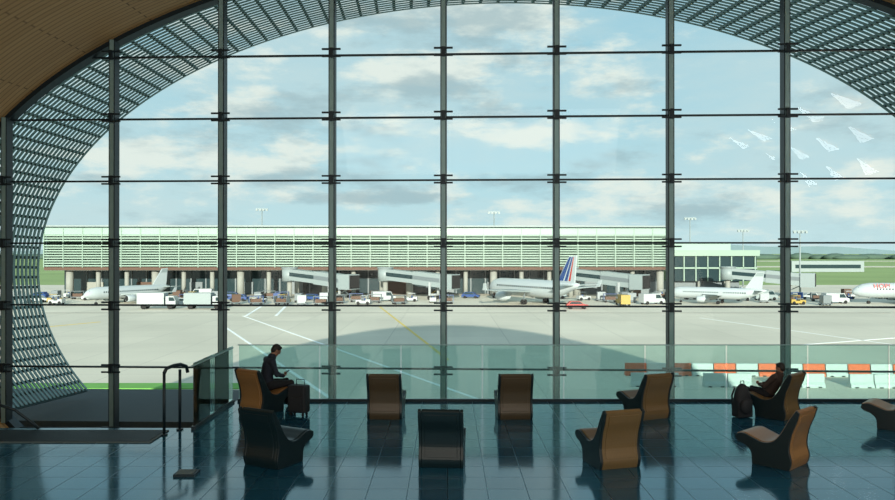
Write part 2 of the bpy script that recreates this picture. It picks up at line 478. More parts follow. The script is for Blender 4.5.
chair((5.60, 12.85), R(42), 'brown', 'brown leather lounge chair turned sideways')
chair((-4.15, 17.05), R(-32), 'brown', 'brown leather lounge chair with a person seated in it')
chair((-1.33, 16.5), R(-3), 'darkbrown', 'dark brown leather lounge chair near the balustrade')
chair((1.44, 16.5), R(2), 'darkbrown', 'dark brown leather lounge chair near the balustrade')
chair((4.32, 16.5), R(22), 'olive', 'olive brown leather lounge chair near the balustrade')
chair((7.15, 16.5), R(42), 'olive', 'olive brown lounge chair with a reclining person')
chair((9.15, 15.4), R(48), 'brown', 'brown leather lounge chair turned sideways')

# ------------------------------------------------------------------ people
def remesh(o, vox, smooth=4):
    r = o.modifiers.new('r', 'REMESH'); r.mode = 'VOXEL'; r.voxel_size = vox; r.use_smooth_shade = True
    s = o.modifiers.new('s', 'SMOOTH'); s.iterations = smooth; s.factor = 0.5
def limb(mb, pts, rad, m):
    mb.tube(pts, rad, m, 14)
    for p, r in zip(pts, rad):
        rr = r if hasattr(r, '__len__') else (r, r)
        mb.sph(p, (rr[0], min(rr), min(rr)) if rr[0] != rr[1] else rr[0], m, 12)
def person(loc, rz, sc, J, label, top, hairmat='hair'):
    root = empty('person', loc, rz, label=label, category='person')
    root.scale = (sc, sc, sc)
    V = lambda k: Vector(J[k])
    hd, fw = V('head'), Vector(J['face']).normalized()
    side = Vector((1, 0, 0)); upv = side.cross(fw).normalized()
    RM = Matrix((side, fw, upv)).transposed()
    H = lambda x, y, z: hd + RM @ Vector((x, y, z))
    mb = MB()
    limb(mb, [V('pelvis'), V('waist'), V('chest'), V('neckb')], [(0.15, 0.115), (0.13, 0.10), (0.155, 0.11), (0.09, 0.075)], 'skin')
    limb(mb, [V('neckb'), hd+RM@Vector((0, -0.02, -0.06))], [0.06, 0.052], 'skin')
    mb.sph(H(0, -0.01, 0.025), (0.076, 0.096, 0.098), 'skin', 20, RM)
    mb.sph(H(0, 0.022, -0.045), (0.058, 0.068, 0.070), 'skin', 18, RM)
    mb.sph(H(0, 0.062, -0.095), (0.026, 0.024, 0.02), 'skin', 10, RM)
    mb.tube([H(0, 0.085, 0.02), H(0, 0.100, -0.005), H(0, 0.108, -0.022)], [0.009, 0.012, 0.016], 'skin', 8)
    for s in (-1, 1):
        mb.sph(H(s*0.077, -0.005, -0.005), (0.012, 0.022, 0.033), 'skin', 10, RM)
        mb.sph(H(s*0.03, 0.080, 0.030), (0.022, 0.012, 0.010), 'skin', 10, RM)
    for L in 'lr':
        limb(mb, [V('sh'+L), V('el'+L), V('wr'+L)], [0.054, 0.040, 0.028], 'skin')
        limb(mb, [V('hip'+L), V('kn'+L), V('an'+L)], [0.085, 0.055, 0.04], 'skin')
        limb(mb, [V('an'+L)-Vector((0, 0, 0.02)), V('toe'+L)], [0.035, 0.03], 'skin')
        w = V('wr'+L); hdv = V('hand'+L)
        d = (hdv-w).normalized(); ix = 1 if L == 'l' else -1
        lat = Vector((ix, 0, 0)); lat = (lat-d*lat.dot(d)).normalized(); nn = d.cross(lat).normalized()
        if nn.z < 0: nn = -nn
        HM = Matrix((lat, d, nn)).transposed()
        mb.sph(w+d*0.045, (0.040, 0.05, 0.016), 'skin', 12, HM)
        for q, (o, ln) in enumerate(((0.030, 0.072), (0.010, 0.080), (-0.010, 0.075), (-0.029, 0.060))):
            b0 = w+d*0.082+lat*o
            p1 = b0+d*ln*0.42+nn*0.010
            p2 = p1+d*ln*0.18+nn*ln*0.30
            p3 = p2-d*ln*0.06+nn*ln*0.24
            mb.tube([b0-d*0.02, b0, p1, p2, p3], [0.009, 0.0095, 0.0088, 0.008, 0.007], 'skin', 8)
            mb.sph(p3, 0.007, 'skin', 8)
        t0 = w+d*0.03+lat*0.034
        mb.tube([t0-lat*0.01, t0+lat*0.016+d*0.02+nn*0.01, t0+lat*0.012+d*0.045+nn*0.028], [0.012, 0.011, 0.008], 'skin', 8)
    bo = mb.obj('body', parent=root); remesh(bo, 0.0065, 2)
    for s in (-1, 1):
        mb = MB(); mb.sph(H(s*0.031, 0.084, 0.018), 0.010, 'eye', 10); mb.obj('eye', parent=root)
    mb = MB(); mb.sph(H(0, 0.088, -0.052), (0.022, 0.008, 0.007), 'lip', 10, RM); mb.obj('mouth', parent=root)
    mb = MB()
    mb.sph(H(0, -0.022, 0.045), (0.084, 0.098, 0.093), hairmat, 18, RM)
    mb.sph(H(0, -0.055, 0.0), (0.076, 0.060, 0.085), hairmat, 16, RM)
    mb.sph(H(0, 0.045, 0.100), (0.060, 0.040, 0.028), hairmat, 12, RM)
    h = mb.obj('hair', parent=root); remesh(h, 0.010, 2)
    mb = MB()
    limb(mb, [V('pelvis')+Vector((0, 0, 0.03)), V('waist'), V('chest'), V('neckb')-Vector((0, 0, 0.01))], [(0.175, 0.14), (0.16, 0.13), (0.18, 0.135), (0.10, 0.09)], top)
    limb(mb, [V('shl'), V('chest')+Vector((0, 0, 0.08)), V('shr')], [0.075, 0.085, 0.075], top)
    for L in 'lr':
        limb(mb, [V('sh'+L), V('el'+L), V('wr'+L).lerp(V('el'+L), 0.08)], [0.073, 0.058, 0.043], top)
    j = mb.obj('jacket', parent=root); remesh(j, 0.011, 4)
    mb = MB()
    limb(mb, [V('hipl'), V('pelvis'), V('hipr')], [0.115, 0.135, 0.115], 'trouser')
    for L in 'lr':
        limb(mb, [V('hip'+L), V('kn'+L), V('an'+L)+Vector((0, 0, 0.02))], [0.105, 0.075, 0.058], 'trouser')
    t = mb.obj('trousers', parent=root); remesh(t, 0.011, 4)
    for L in 'lr':
        mb = MB(); a = V('an'+L); b = V('toe'+L)
        limb(mb, [a-Vector((0, 0, 0.035)), (a+b)/2-Vector((0, 0, 0.01)), b], [0.046, 0.048, 0.040], 'shoe')
        s_ = mb.obj('shoe', parent=root); remesh(s_, 0.009, 2)
    return root, V

J1 = dict(pelvis=(0, 0.0, 0.54), waist=(0, -0.01, 0.70), chest=(0, 0.04, 0.92), neckb=(0, 0.10, 1.09), head=(0, 0.19, 1.21), face=(0, 0.80, -0.58),
          shl=(-0.19, 0.05, 1.01), shr=(0.19, 0.05, 1.01), ell=(-0.25, 0.12, 0.75), elr=(0.25, 0.12, 0.75),
          wrl=(-0.10, 0.32, 0.685), wrr=(0.10, 0.32, 0.685), handl=(-0.02, 0.39, 0.70), handr=(0.02, 0.39, 0.70),
          hipl=(-0.10, 0.02, 0.52), hipr=(0.10, 0.02, 0.52), knl=(-0.14, 0.46, 0.53), knr=(0.14, 0.46, 0.53),
          anl=(-0.14, 0.50, 0.10), anr=(0.14, 0.46, 0.10), toel=(-0.15, 0.66, 0.045), toer=(0.15, 0.62, 0.045))
PL = Vector((-4.12, 17.15, 0.0))
p1, V1 = person(PL, R(-58), 1.10, J1, 'person in dark jacket seated upright, looking down at a phone', 'jacket')
mb = MB(); mb.box((0, 0, 0), (0.075, 0.15, 0.01), 'shoe')
ph = mb.obj('phone', bevel=0.004, label='black smartphone held in both hands', category='phone')
mt = Matrix.Rotation(R(-58), 4, 'Z')
ph.location = PL + (mt @ Vector((0, 0.42*1.1, 0.745*1.1))); ph.rotation_euler = (R(35), 0, R(-58))

J2 = dict(pelvis=(0, 0.02, 0.53), waist=(0, -0.08, 0.68), chest=(0, -0.17, 0.86), neckb=(0, -0.24, 1.02), head=(0, -0.25, 1.15), face=(0, 0.97, -0.20),
          shl=(-0.18, -0.18, 0.95), shr=(0.18, -0.18, 0.95), ell=(-0.25, 0.02, 0.72), elr=(0.25, 0.02, 0.72),
          wrl=(-0.09, 0.22, 0.72), wrr=(0.09, 0.22, 0.72), handl=(-0.02, 0.29, 0.73), handr=(0.02, 0.29, 0.73),
          hipl=(-0.10, 0.04, 0.51), hipr=(0.10, 0.04, 0.51), knl=(-0.13, 0.50, 0.56), knr=(0.13, 0.50, 0.56),
          anl=(-0.13, 0.66, 0.14), anr=(0.13, 0.66, 0.14), toel=(-0.14, 0.82, 0.06), toer=(0.14, 0.82, 0.06))
p2, V2 = person((7.12, 16.58, 0.0), R(42), 0.92, J2, 'person with dark hair reclining in a lounge chair', 'shirt2')

root = empty('suitcase', (-3.28, 16.55, 0), R(-20), label='black cabin suitcase standing beside the seated person', category='suitcase')
mb = MB(); mb.box((0, 0, 0.37), (0.44, 0.26, 0.60), 'bag'); mb.obj('case_body', parent=root, bevel=0.04)
mb = MB(); mb.box((0, -0.145, 0.28), (0.32, 0.04, 0.30), 'bag'); mb.obj('front_pocket', parent=root, bevel=0.015)
mb = MB(); mb.tube([(-0.10, 0.07, 0.66), (-0.10, 0.07, 0.78), (0.10, 0.07, 0.78), (0.10, 0.07, 0.66)], 0.010, 'darksteel'); mb.obj('handle', parent=root)
for sx in (-0.15, 0.15):
    for sy in (-0.08, 0.08):
        mb = MB(); mb.tube([(sx-0.015, sy, 0.035), (sx+0.015, sy, 0.035)], 0.035, 'tyre', 12); mb.obj('wheel', parent=root)
root = empty('backpack', (6.42, 16.35, 0), R(15), label='black backpack standing on the floor by the chair', category='backpack')
mb = MB(); mb.sph((0, 0, 0.36), (0.20, 0.14, 0.38), 'bag', 20); mb.box((0, 0, 0.20), (0.36, 0.24, 0.38), 'bag'); o = mb.obj('bag_body', parent=root); remesh(o, 0.02, 6)
mb = MB(); mb.sph((0, -0.14, 0.26), (0.15, 0.07, 0.17), 'bag', 16); mb.obj('front_pocket', parent=root)
mb = MB(); mb.tube([(-0.05, 0, 0.70), (-0.04, 0, 0.79), (0.04, 0, 0.79), (0.05, 0, 0.70)], 0.012, 'darksteel'); mb.obj('handle', parent=root)
for sx in (-1, 1):
    mb = MB(); mb.tube([(sx*0.10, 0.12, 0.62), (sx*0.12, 0.19, 0.45), (sx*0.13, 0.15, 0.15)], 0.02, 'shoe', 8); mb.obj('shoulder_strap', parent=root)

# ------------------------------------------------------------------ outdoors
GZ = -7.4
mb = MB(); mb.box((0, 2300, GZ-0.55), (9000, 5000, 1.0), 'grass'); mb.obj('grass_field', kind='structure', label='wide green airfield grass', category='grass')
mb = MB(); mb.box((-20, 105, GZ-0.1), (460, 290, 0.2), 'tarmac'); mb.obj('apron', kind='structure', label='pale concrete airport apron', category='ground')
mb = MB(); mb.box((-27, 61.3, GZ+0.04), (26, 2.4, 0.1), 'grass2'); mb.obj('grass_verge', label='narrow green grass verge', category='grass')
for z in ((560, 40), (900, 60)):
    mb = MB(); mb.box((380, z[0], GZ+0.03), (900, z[1], 0.06), 'tarmac'); mb.obj('runway', label='pale runway strip across the grass', category='runway')

def gp(u, v):
    d = 11.0*750/(v-252); return ((u-447.5)*d/750, d)
def stripe(a, b, w, m, label):
    mb = MB(); a, b = Vector((*a, GZ+0.02)), Vector((*b, GZ+0.02)); mb.bar(a, b, w, 0.02, m)
    mb.obj('ground_marking', label=label, category='road marking')
stripe(gp(222, 325), gp(330, 398), 0.35, 'line', 'long white painted line on the apron')
stripe(gp(243, 316), gp(480, 400), 0.35, 'line', 'long white painted line on the apron')
stripe(gp(262, 306), gp(246, 316), 0.5, 'line', 'short white painted line on the apron')
stripe(gp(286, 306), gp(276, 316), 0.5, 'line', 'short white painted line on the apron')
stripe(gp(380, 307), gp(448, 360), 0.35, 'linev', 'yellow painted guide line on the apron')
stripe(gp(700, 318), gp(895, 345), 0.3, 'line', 'thin white painted line on the apron')
stripe(gp(36, 328), gp(100, 322), 0.5, 'linev', 'yellow painted guide line on the apron')
stripe(gp(36, 313), gp(890, 313), 0.6, 'dline', 'dark joint line across the apron')
stripe(gp(800, 345), gp(895, 338), 0.4, 'line', 'thin white painted line on the apron')

def barrier(m):
    mb = MB(); mb.prism([(-0.35, 0), (0.35, 0), (0.30, 0.25), (0.16, 0.45), (0.12, 1.1), (-0.12, 1.1), (-0.16, 0.45), (-0.30, 0.25)], 'x', -0.95, 0.95, m)
    mb.box((-0.5, -0.36, 0.05), (0.3, 0.04, 0.1), 'tyre'); mb.box((0.5, -0.36, 0.05), (0.3, 0.04, 0.1), 'tyre')
    return mb.obj('road_barrier', bevel=0.03, label='%s plastic road barrier block' % ('orange' if m == 'orange' else 'white'), category='barrier', group='barriers beside the apron')
bA, bB = barrier('orange'), barrier('bwhite')
first = {0: True, 1: True}
for row, (yy, x0, n) in enumerate(((67.0, 16.8, 15), (61.5, 16.0, 13))):
    for i in range(n):
        if row == 1 and i % 3 == 2: continue
        src = bA if (i % 2 == 0 and row == 0) else bB
        q = 0 if src is bA else 1
        x = x0+1.95*i; y = yy-0.035*(x-16)
        if first[q]: src.location = (x, y, GZ); first[q] = False
        else: dup(src, (x, y, GZ))

def terminal():
    root = empty('terminal_building', (-21.5, 186, GZ), R(1.3), label='long terminal building with pale green louvred facade', category='building')
    Wd = 155.0; x0 = -Wd/2
    mb = MB()
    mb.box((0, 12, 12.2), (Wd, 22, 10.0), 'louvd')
    mb.box((0, 11, 17.35), (Wd+1, 25, 0.35), 'lgrey')
    mb.box((0, 0.4, 16.2), (Wd, 1.4, 1.9), 'louvl')
    mb.obj('upper_block', parent=root)
    mb = MB()
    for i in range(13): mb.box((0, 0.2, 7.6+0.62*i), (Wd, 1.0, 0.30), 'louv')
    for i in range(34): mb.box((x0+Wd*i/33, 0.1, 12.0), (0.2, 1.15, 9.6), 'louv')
    mb.obj('louvre_screen', parent=root)
    mb = MB(); mb.box((0, 1.2, 6.9), (Wd, 3.0, 0.7), 'brownp'); mb.box((0, 10, 6.6), (Wd, 20, 0.3), 'concrete'); mb.obj('soffit_band', parent=root)
    mb = MB(); mb.box((0, 16, 3.3), (Wd, 12, 6.4), 'dglass')
    for i in range(40):
        mb.box((x0+2+Wd*i/40.5, 9.9, 3.3), (0.3, 0.3, 6.4), 'grey')
    for i in range(12):
        mb.box((x0+8+i*13, 9.7, 1.6), (random.uniform(3, 7), 0.5, 3.2), random.choice(['brownp', 'concrete', 'grey', 'lgrey', 'grey']))
    mb.obj('ground_storey', parent=root)
    for i in range(22):
        x = x0+5+Wd*i/22.0
        mb = MB(); mb.tube([(x, 2.4, 0), (x, 2.4, 6.5)], 0.55 if i % 3 else 0.9, 'concrete', 12); mb.obj('column', parent=root)
    return root
terminal()

root = empty('terminal_building', (73, 206, GZ), R(1.3), label='smaller terminal wing with pale roof and dark glazing', category='building')
mb = MB(); mb.box((0, 8, 6.5), (24, 16, 7.0), 'dglass'); mb.box((-1, 8, 1.5), (18, 12, 3.0), 'grey'); mb.obj('main_block', parent=root)
mb = MB(); mb.box((0, 8, 10.7), (25, 18, 1.6), 'louv'); mb.box((-2, 8, 12.4), (16, 10, 1.8), 'louvl'); mb.obj('roof', parent=root)
mb = MB()
for i in range(8): mb.box((-11.5+3.28*i, -0.2, 6.5), (0.3, 0.5, 7), 'louv')
mb.box((0, -0.2, 6.6), (24, 0.5, 0.4), 'louv'); mb.obj('facade_frame', parent=root)
for i in range(4):
    mb = MB(); mb.tube([(-11+7.3*i, 0.5, 0), (-11+7.3*i, 0.5, 3.2)], 0.5, 'concrete'); mb.obj('column', parent=root)

def jet_bridge():
    root = empty('jet_bridge', (0, 0, GZ), 0, label='grey telescopic passenger boarding bridge', category='jet bridge', group='jet bridges at the terminal')
    mb = MB(); mb.tube([(0, 0, 0), (0, 0, 4.0)], 0.6, 'concrete', 12); mb.obj('column', parent=root)
    mb = MB(); mb.tube([(0, 0, 4.0), (0, 0, 7.0)], 1.8, 'lgrey', 16); mb.tube([(0, 0, 7.0), (0, 0, 7.3)], 2.0, 'lgrey', 16); mb.obj('rotunda', parent=root)
    mb = MB(); mb.bar((0, -1, 5.6), (0, -10, 4.9), 2.6, 2.6, 'lgrey'); mb.bar((0, -1, 5.7), (0, -10, 5.0), 2.7, 0.9, 'dglass'); mb.obj('tunnel', parent=root)
    mb = MB(); mb.bar((0, -9, 5.0), (0, -17, 4.3), 3.0, 3.0, 'lgrey'); mb.bar((0, -9, 5.1), (0, -17, 4.4), 3.1, 0.9, 'grey'); mb.obj('outer_tunnel', parent=root)
    mb = MB(); mb.box((0, -18.3, 4.2), (3.8, 3.2, 3.4), 'lgrey'); mb.box((0, -19.95, 4.2), (3.4, 0.2, 3.0), 'tyre'); mb.obj('cab', parent=root)
    mb = MB()
    for s in (-1, 1):
        mb.box((s*1.8, -14, 2.0), (0.4, 0.4, 4.0), 'white'); mb.tube([(s*1.8-0.3, -14, 0.5), (s*1.8+0.3, -14, 0.5)], 0.5, 'tyre', 12)
    mb.box((0, -14, 1.1), (3.8, 0.5, 0.4), 'white'); mb.obj('drive_column', parent=root)
    mb = MB(); mb.bar((2.4, -17.5, 3.2), (2.4, -11.5, 0.2), 0.9, 0.2, 'grey'); mb.bar((2.8, -17.5, 4.2), (2.8, -11.5, 1.2), 0.06, 0.06, 'yellow'); mb.obj('service_stair', parent=root)
    return root
jb = jet_bridge(); jb.location = (-15, 181, GZ); jb.rotation_euler = (0, 0, R(58))
JBP = [(-15, 181, 58)]
for x, y, rz in ((-38, 180.5, 58), (30, 182.5, 48), (71, 190, 62)):
    dup(jb, (x, y, GZ), R(rz)); JBP.append((x, y, rz))

def aircraft(loc, rz, sc, tailmat, label, marks=None):
    root = empty('airliner', loc, rz, label=label, category='airplane'); root.scale = (sc,)*3
    prof = [(15.6, 0.15, -0.6), (15.2, 0.7, -0.5), (14.3, 1.25, -0.3), (13.0, 1.75, -0.1), (11.2, 1.98, 0), (0, 2.0, 0), (-8, 1.95, 0), (-12, 1.45, 0.5), (-15, 0.75, 1.05), (-16.6, 0.25, 1.3)]
    mb = MB(); mb.tube([(0, p[0], 3.6+p[2]) for p in prof], [p[1] for p in prof], 'bodyw', 20)
    mb.obj('fuselage', parent=root)
    mb = MB()
    for s in (-1, 1):
        for i in range(28): mb.box((s*1.97, 10-0.75*i, 3.95), (0.10, 0.34, 0.42), 'dglass')
    mb.obj('cabin_windows', parent=root)
    mb = MB(); mb.box((0, 14.1, 4.15), (1.7, 0.5, 0.5), 'dglass'); mb.obj('cockpit_window', parent=root)
    mb = MB()
    mb.prism([(-9.5, 5.0), (-13.6, 10.9), (-15.9, 11.1), (-15.2, 5.0)], 'x', -0.17, 0.17, 'bodyw')
    mb.obj('tail_fin', parent=root)
    mb = MB()
    if tailmat == 'blue':
        for k_, (m_, a, b) in enumerate((('blue', 0.0, 0.30), ('blue', 0.38, 0.55), ('red', 0.62, 0.72))):
            y1, y2 = -9.7-5.6*a, -9.7-5.6*b; t1, t2 = -13.7-2.1*a, -13.7-2.1*b
            mb.prism([(y1-0.3, 5.6), (t1, 10.7), (t2, 10.8), (y2-0.3, 5.6)], 'x', -0.20, 0.20, m_)
    else:
        mb.prism([(-13.0, 9.6), (-13.7, 10.7), (-15.8, 10.9), (-15.6, 9.6)], 'x', -0.20, 0.20, tailmat)
    mb.obj('tail_livery', parent=root)
    for s in (-1, 1):
        mb = MB(); mb.hexa([(s*1.6, 4.0, 2.7), (s*16.2, -4.2, 3.7), (s*16.2, -5.8, 3.7), (s*1.6, -2.6, 2.7), (s*1.6, 4.0, 3.2), (s*16.2, -4.2, 3.85), (s*16.2, -5.8, 3.85), (s*1.6, -2.6, 3.1)], 'lgrey')
        mb.hexa([(s*16.1, -4.4, 3.7), (s*16.3, -4.4, 3.7), (s*16.3, -5.8, 3.7), (s*16.1, -5.8, 3.7), (s*16.4, -5.2, 5.2), (s*16.6, -5.2, 5.2), (s*16.6, -6.0, 5.2), (s*16.4, -6.0, 5.2)], 'bodyw')
        mb.obj('wing', parent=root)
        mb = MB(); mb.hexa([(s*0.5, -12.6, 4.6), (s*6.0, -15.4, 4.9), (s*6.0, -16.5, 4.9), (s*0.5, -15.4, 4.6), (s*0.5, -12.6, 4.85), (s*6.0, -15.4, 5.0), (s*6.0, -16.5, 5.0), (s*0.5, -15.4, 4.8)], 'lgrey')
        mb.obj('tailplane', parent=root)
        mb = MB(); mb.tube([(s*5.6, 4.6, 1.75), (s*5.6, 4.3, 1.75), (s*5.6, 2.5, 1.75), (s*5.6, 0.6, 1.85)], [0.95, 1.10, 1.12, 0.6], 'bodyw', 16)
        mb.tube([(s*5.6, 4.62, 1.75), (s*5.6, 4.58, 1.75)], 0.88, 'tyre', 16); mb.box((s*5.6, 1.2, 2.75), (0.25, 3.0, 0.7), 'bodyw')
        mb.obj('engine', parent=root)
        mb = MB(); mb.tube([(s*3.2, -1.8, 0.6), (s*3.0, -1.8, 2.9)], 0.16, 'grey', 8)
        for q in (-0.35, 0.35): mb.tube([(s*3.2+q-0.18, -1.8, 0.58), (s*3.2+q+0.18, -1.8, 0.58)], 0.58, 'tyre', 14)
        mb.obj('main_gear', parent=root)
    mb = MB(); mb.tube([(0, 11.5, 0.4), (0, 11.5, 2.2)], 0.12, 'grey', 8)
    for q in (-0.25, 0.25): mb.tube([(q-0.12, 11.5, 0.4), (q+0.12, 11.5, 0.4)], 0.40, 'tyre', 14)
    mb.obj('nose_gear', parent=root)
    if marks:
        for s in (-1, 1):
            cu = bpy.data.curves.new('lettering', 'FONT'); cu.body = marks; cu.size = 1.7; cu.extrude = 0.04; cu.space_character = 1.1
            tmp = bpy.data.objects.new('tmp', cu); COL.objects.link(tmp)
            bpy.context.view_layer.update()
            me = bpy.data.meshes.new_from_object(tmp.evaluated_get(bpy.context.evaluated_depsgraph_get()))
            bpy.data.objects.remove(tmp); me.materials.clear(); me.materials.append(M['red'])
            t = bpy.data.objects.new('lettering', me); COL.objects.link(t); t.parent = root
            t.location = (-1.99, 11.0, 4.25) if s < 0 else (1.99, 6.0, 4.25)
            t.rotation_euler = (R(78), 0, R(-90) if s < 0 else R(90))
    return root
aircraft((17.6, 160, GZ), R(32), 0.93, 'blue', 'white airliner with blue and red striped tail fin')
aircraft((57.0, 160, GZ), R(58), 0.62, 'lgrey', 'small white regional jet parked on the apron')
aircraft((98.5, 158, GZ), R(82), 0.80, 'red', 'white airliner with red lettering on its fuselage', 'HOP!')
aircraft((-69.5, 163, GZ), R(150), 0.66, 'lgrey', 'white airliner parked nose out near the terminal')

def wheels(mb, xs, w, r):
    for x in xs:
        for s in (-1, 1): mb.tube([(x, s*w-0.12, r), (x, s*w+0.12, r)], r, 'tyre', 10)
def veh(kind, c):
    mb = MB()
    if kind == 'car':
        mb.prism([(-2.1, 0.35), (2.1, 0.35), (2.1, 0.8), (1.2, 0.95), (0.6, 1.45), (-1.3, 1.5), (-1.9, 0.95), (-2.1, 0.9)], 'y', -0.85, 0.85, c)
        mb.prism([(1.05, 0.98), (0.55, 1.38), (-1.2, 1.42), (-1.6, 0.98)], 'y', -0.87, 0.87, 'dglass'); wheels(mb, (-1.3, 1.3), 0.8, 0.33); lab = 'small car parked on the apron'
    elif kind == 'van':
        mb.prism([(-2.6, 0.4), (2.6, 0.4), (2.6, 1.1), (2.0, 1.3), (1.5, 2.2), (-2.6, 2.25)], 'y', -0.95, 0.95, c)
        mb.prism([(1.9, 1.3), (1.4, 2.05), (0.4, 2.05), (0.4, 1.3)], 'y', -0.97, 0.97, 'dglass'); wheels(mb, (-1.7, 1.7), 0.9, 0.38); lab = 'airport service van on the apron'
    elif kind == 'truck':
        mb.box((-1.0, 0, 2.0), (5.2, 2.4, 2.2), c); mb.box((0, 0, 0.75), (7.6, 2.2, 0.3), 'grey')
        mb.prism([(1.9, 0.7), (3.8, 0.7), (3.8, 1.6), (3.4, 2.5), (1.9, 2.5)], 'y', -1.1, 1.1, 'white'); mb.prism([(3.7, 1.6), (3.4, 2.3), (2.5, 2.3), (2.5, 1.6)], 'y', -1.12, 1.12, 'dglass')
        wheels(mb, (-2.4, 2.7), 1.0, 0.5); lab = 'catering truck with boxy body on the apron'
    elif kind == 'baggage_cart':
        mb.box((0, 0, 0.5), (3.0, 1.5, 0.15), 'grey'); mb.box((0, 0, 1.85), (3.0, 1.5, 0.08), c); mb.box((-1.45, 0, 1.2), (0.08, 1.5, 1.3), c); mb.box((1.45, 0, 1.2), (0.08, 1.5, 1.3), c)
        mb.box((0, 0.1, 0.95), (2.2, 1.1, 0.7), 'brownp'); wheels(mb, (-1.0, 1.0), 0.65, 0.25); mb.bar((1.5, 0, 0.4), (2.3, 0, 0.4), 0.1, 0.1, 'grey'); lab = 'baggage cart loaded with cases'
    elif kind == 'cargo_container':
        mb.prism([(-0.75, 0.5), (0.75, 0.5), (1.05, 0.9), (1.05, 2.1), (-0.75, 2.1)], 'y', -0.75, 0.75, c); mb.box((0.1, 0, 0.35), (2.2, 1.6, 0.15), 'grey'); wheels(mb, (-0.7, 0.7), 0.6, 0.18); lab = 'metal air cargo container on a dolly'
    elif kind == 'tractor':
        mb.prism([(-1.5, 0.3), (1.5, 0.3), (1.5, 0.95), (0.3, 1.0), (0.3, 0.8), (-0.6, 0.8), (-0.6, 1.1), (-1.5, 1.1)], 'y', -0.7, 0.7, c); mb.box((-0.3, 0, 1.85), (1.5, 1.3, 0.08), c)
        for x in (-1.0, 0.4):
            for s in (-0.6, 0.6): mb.box((x, s, 1.4), (0.06, 0.06, 0.9), 'grey')
        mb.sph((-0.3, 0, 1.1), (0.2, 0.25, 0.3), 'blue', 8); wheels(mb, (-1.0, 1.0), 0.65, 0.35); lab = 'baggage tractor with canopy on the apron'
    return mb.obj(kind, label=lab, category=kind.replace('_', ' '), group=kind.replace('_', ' ')+'s on the apron')
kinds = [('car', 'white'), ('car', 'blue'), ('van', 'white'), ('van', 'lgrey'), ('truck', 'white'), ('truck', 'lgrey'), ('baggage_cart', 'blue'), ('baggage_cart', 'grey'), ('cargo_container', 'cont'), ('cargo_container', 'brownp'), ('tractor', 'yellow'), ('tractor', 'white'), ('van', 'yellow'), ('car', 'red')]
protos = [veh(*q) for q in kinds]; used = [False]*len(protos)
placed = []
keep = [(17.6, 160, 17), (57, 160, 12), (98.5, 158, 15), (-69.5, 163, 13)]
for x, y, rz in JBP:
    for t in (0, 5, 10, 15, 19): keep.append((x+t*math.sin(R(rz)), y-t*math.cos(R(rz)), 5.0))
tries = 0
while len(placed) < 95 and tries < 12000:
    tries += 1
    y = random.uniform(154, 181.5); x = random.uniform(-100, 66) if random.random() < 0.8 else random.uniform(60, 118)
    k = random.choices(range(len(protos)), weights=[3, 3, 3, 3, 0.4, 0.8, 6, 6, 6, 3, 2.0, 3, 1.0, 1])[0]
    big = 2.0 if kinds[k][0] == 'truck' else (0.8 if kinds[k][0] in ('van', 'car') else 0.0)
    if any((x-a)**2+(y-b)**2 < r*r for a, b, r in keep): continue
    if any((x-a)**2+(y-b)**2 < (4.2+big+g)**2 for a, b, g in placed): continue
    placed.append((x, y, big))
    rz = R(random.choice([0, 5, 175, 90, 20, -15, 180]))
    if not used[k]: protos[k].location = (x, y, GZ); protos[k].rotation_euler = (0, 0, rz); used[k] = True
    else: dup(protos[k], (x, y, GZ), rz)
for k, u_ in enumerate(used):
    if not u_: protos[k].location = (-92+9*k, 145, GZ)

def mast(x, y, h):
    root = empty('floodlight_mast', (x, y, GZ), 0, label='tall slim apron floodlight mast', category='light mast', group='apron floodlight masts')
    mb = MB(); mb.tube([(0, 0, 0), (0, 0, h)], [0.28, 0.14], 'lgrey', 8); mb.obj('pole', parent=root)
    mb = MB(); mb.box((0, 0, h), (3.6, 0.25, 0.25), 'lgrey')
    for i in range(4): mb.box((-1.5+i, -0.2, h-0.35), (0.55, 0.5, 0.5), 'lgrey')
    mb.obj('lamp_head', parent=root)
def mpos(u, vt, d): return ((u-447.5)*d/750, d, 11.0-(vt-252)*d/750)
for u, vt, d in ((262, 209, 225), (494, 212, 225), (690, 218, 225), (743, 230, 240), (800, 231, 190)):
    mast(*mpos(u, vt, d))
mb = MB(); x = -1400
while x < 1500:
    w = random.uniform(14, 34); h = random.uniform(5, 9)
    mb.sph((x, 1150+random.uniform(-40, 40), GZ+h*0.4), (w, 14, h*0.75), 'tree', 8); x += w*0.9
mb.obj('tree_line', kind='stuff', label='distant dark green line of trees', category='trees')
mb = MB(); pts = []
for i in range(61):
    xx = -4200+140*i; pts.append((xx, GZ+34+14*math.sin(i*0.35)+6*math.sin(i*1.3)))
mb.prism([(-4200, GZ)]+pts+[(4200, GZ)], 'y', 4000, 4050, 'hill'); mb.obj('distant_hill', kind='structure', label='low blue wooded ridge on the horizon', category='hill')
mb = MB(); mb.box((210, 420, GZ+3), (40, 12, 6), 'lgrey'); mb.box((210, 413.9, GZ+3), (36, 0.3, 2), 'dglass'); mb.obj('hangar', label='low white airfield shed', category='building')

